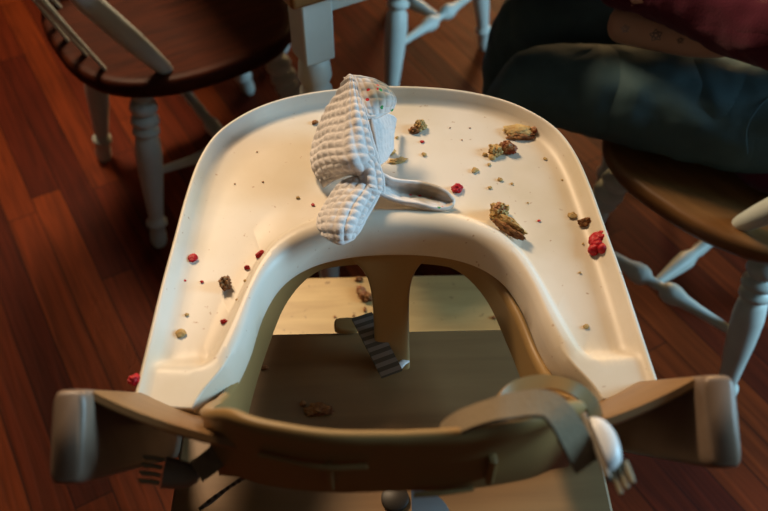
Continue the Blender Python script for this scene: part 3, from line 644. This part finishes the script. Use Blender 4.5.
# hem of the top spread over the seat behind the hip
rs=[]
for i in range(12):
    q=i/11; z=.60-.178*q; cx,cy=.685+.01*q,1.035-.01*q; rr=.13+.05*q
    rs.append([(cx+rr*math.cos(a)*(1+.03*math.sin(a*9)*q),cy+rr*1.02*math.sin(a)*(1+.03*math.sin(a*9)*q),z) for a in [2*pi*k/72 for k in range(72)]])
MB().rings(rs).build('top_hem',M['top'],topo,180)
# tattoos on the forearm: small blossoms
fa=P(700,48,.612); fb=P(615,30,.606); ft=(fb-fa).normalized()
for q,s in ((.22,.005),(.5,.0085),(.86,.006)):
    c=fa.lerp(fb,q); nrm=(Vector((0,-.75,.66))-ft*Vector((0,-.75,.66)).dot(ft)).normalized(); w=ft.cross(nrm); mb=MB(); base=c+nrm*.021
    for k in range(5):
        a=2*pi*k/5; d=ft*math.cos(a)+w*math.sin(a); e=ft*-math.sin(a)+w*math.cos(a)
        mb.tube([base+d*s*.25,base+d*s*.6+e*s*.3,base+d*s,base+d*s*.6-e*s*.3,base+d*s*.25],s*.11,6)
    mb.build('forearm_tattoo',M['ink'],body)
# head, outside the frame above
def head():
    import bmesh
    bm=bmesh.new(); bmesh.ops.create_uvsphere(bm,u_segments=40,v_segments=30,radius=1)
    for v in bm.verts:
        x,y,z=v.co; jaw=1-.28*ss(0,-1,z)*(1); X=x*.082*jaw; Y=y*.095*(1-.12*ss(0,-1,z)); Z=z*.115
        if y<-.6:
            Y-=.018*math.exp(-((x/.16)**2+((z+.12)/.22)**2)); Y+=.010*math.exp(-(((abs(x)-.36)/.16)**2+((z-.05)/.12)**2)); Y-=.006*math.exp(-((x/.3)**2+((z+.5)/.12)**2)); Y-=.008*math.exp(-((x/.25)**2+((z+.85)/.2)**2))
        v.co=(X,Y,Z)
    me=bpy.data.meshes.new('head'); bm.to_mesh(me); bm.free(); me.materials.append(M['skin']); me.shade_smooth()
    o=bpy.data.objects.new('head',me); COL.objects.link(o); o.parent=pp; o.location=(.615,1.05,1.12); o.rotation_euler=(R(18),0,R(-70)); return o
hd=head()
for sx in(-1,1):
    mb=MB(); mb.lathe((sx*.029,-.078,.008),(sx*.029,-.090,.008),[(0,.010),(.4,.011),(.8,.007),(1,.001)],14); mb.build('eye',M['eye'],hd)
    mb=MB(); mb.tube(cr([(sx*.080,.0,.02),(sx*.092,.012,.03),(sx*.095,.014,.01),(sx*.088,.006,-.02),(sx*.078,-.002,-.025)],14),.006,8); mb.build('ear',M['skin'],hd)
MB().tube(cr([(-.024,-.090,-.055),(-.008,-.098,-.052),(.008,-.098,-.052),(.024,-.090,-.055)],12),[.002]+[.0045]*10+[.002],8).build('mouth',M['lips'],hd)
import bmesh
bm=bmesh.new(); bmesh.ops.create_uvsphere(bm,u_segments=40,v_segments=30,radius=1)
for v in bm.verts:
    x,y,z=v.co; f=ss(-.15,-.55,y)*ss(.55,.35,z); k=1-.20*f
    v.co=(x*.092*k,(y*.108+.008)*k,(z*.125+.012)*(1 if z>-.3 or y<.2 else 1.25))
me=bpy.data.meshes.new('hair'); bm.to_mesh(me); bm.free(); me.materials.append(M['hair']); me.shade_smooth(); ho=bpy.data.objects.new('hair',me); COL.objects.link(ho); ho.parent=hd
# shoes
for (x,y) in ((.225,1.165),(.25,1.335)):
    MB().tube([(x+.03,y,.035),(x-.02,y,.034),(x-.09,y+.01,.03),(x-.16,y+.02,.024),(x-.185,y+.022,.022)],[.030,.036,.036,.030,.012],16,flat=.85).build('shoe',M['shoe'],pp)
# ------------------------------------------------------------------ lights, camera
def area(name,loc,target,size,power,col,shape='SQUARE',sy=None):
    l=bpy.data.lights.new(name,'AREA'); l.size=size; l.energy=power; l.color=col; l.shape=shape
    if sy: l.shape='RECTANGLE'; l.size_y=sy
    o=bpy.data.objects.new(name,l); COL.objects.link(o); o.location=loc; o.rotation_euler=(Vector(target)-Vector(loc)).to_track_quat('-Z','Y').to_euler(); return l
area('pendant_lamp',(-.85,2.05,2.15),(0,.8,.5),.45,58,(1,.71,.44))
area('window_light',(2.42,.62,1.5),(.2,.9,.5),.75,74,(.46,.78,1.0),sy=1.2)
area('added_floor_fill',(1.0,4.4,1.25),(.2,1.9,0),.8,60,(1,.58,.24))  # added warm fill for the floor under the table, no known lamp
w=bpy.data.worlds.new('world'); SC.world=w; w.use_nodes=True; w.node_tree.nodes['Background'].inputs[0].default_value=(1,.80,.66,1); w.node_tree.nodes['Background'].inputs[1].default_value=.035
cam=bpy.data.cameras.new('camera'); co=bpy.data.objects.new('camera',cam); COL.objects.link(co)
cam.sensor_width=36; cam.lens=F*36/768; co.location=(0,0,H); co.rotation_euler=(R(90)-TH,0,0)
cam.dof.use_dof=True; cam.dof.focus_distance=.87*K; cam.dof.aperture_fstop=4.5; cam.clip_start=.02
SC.camera=co
SC.view_settings.view_transform='Standard'; SC.view_settings.look='None'; SC.view_settings.gamma=1; SC.view_settings.exposure=-.05
for o in SC.objects:
    if o.parent is None:
        o.location=Vector(o.location)*K
        if o.type in('MESH','EMPTY'): o.scale=Vector(o.scale)*K
        if o.type=='LIGHT': o.data.size*=K; o.data.size_y*=K; o.data.energy*=K*K
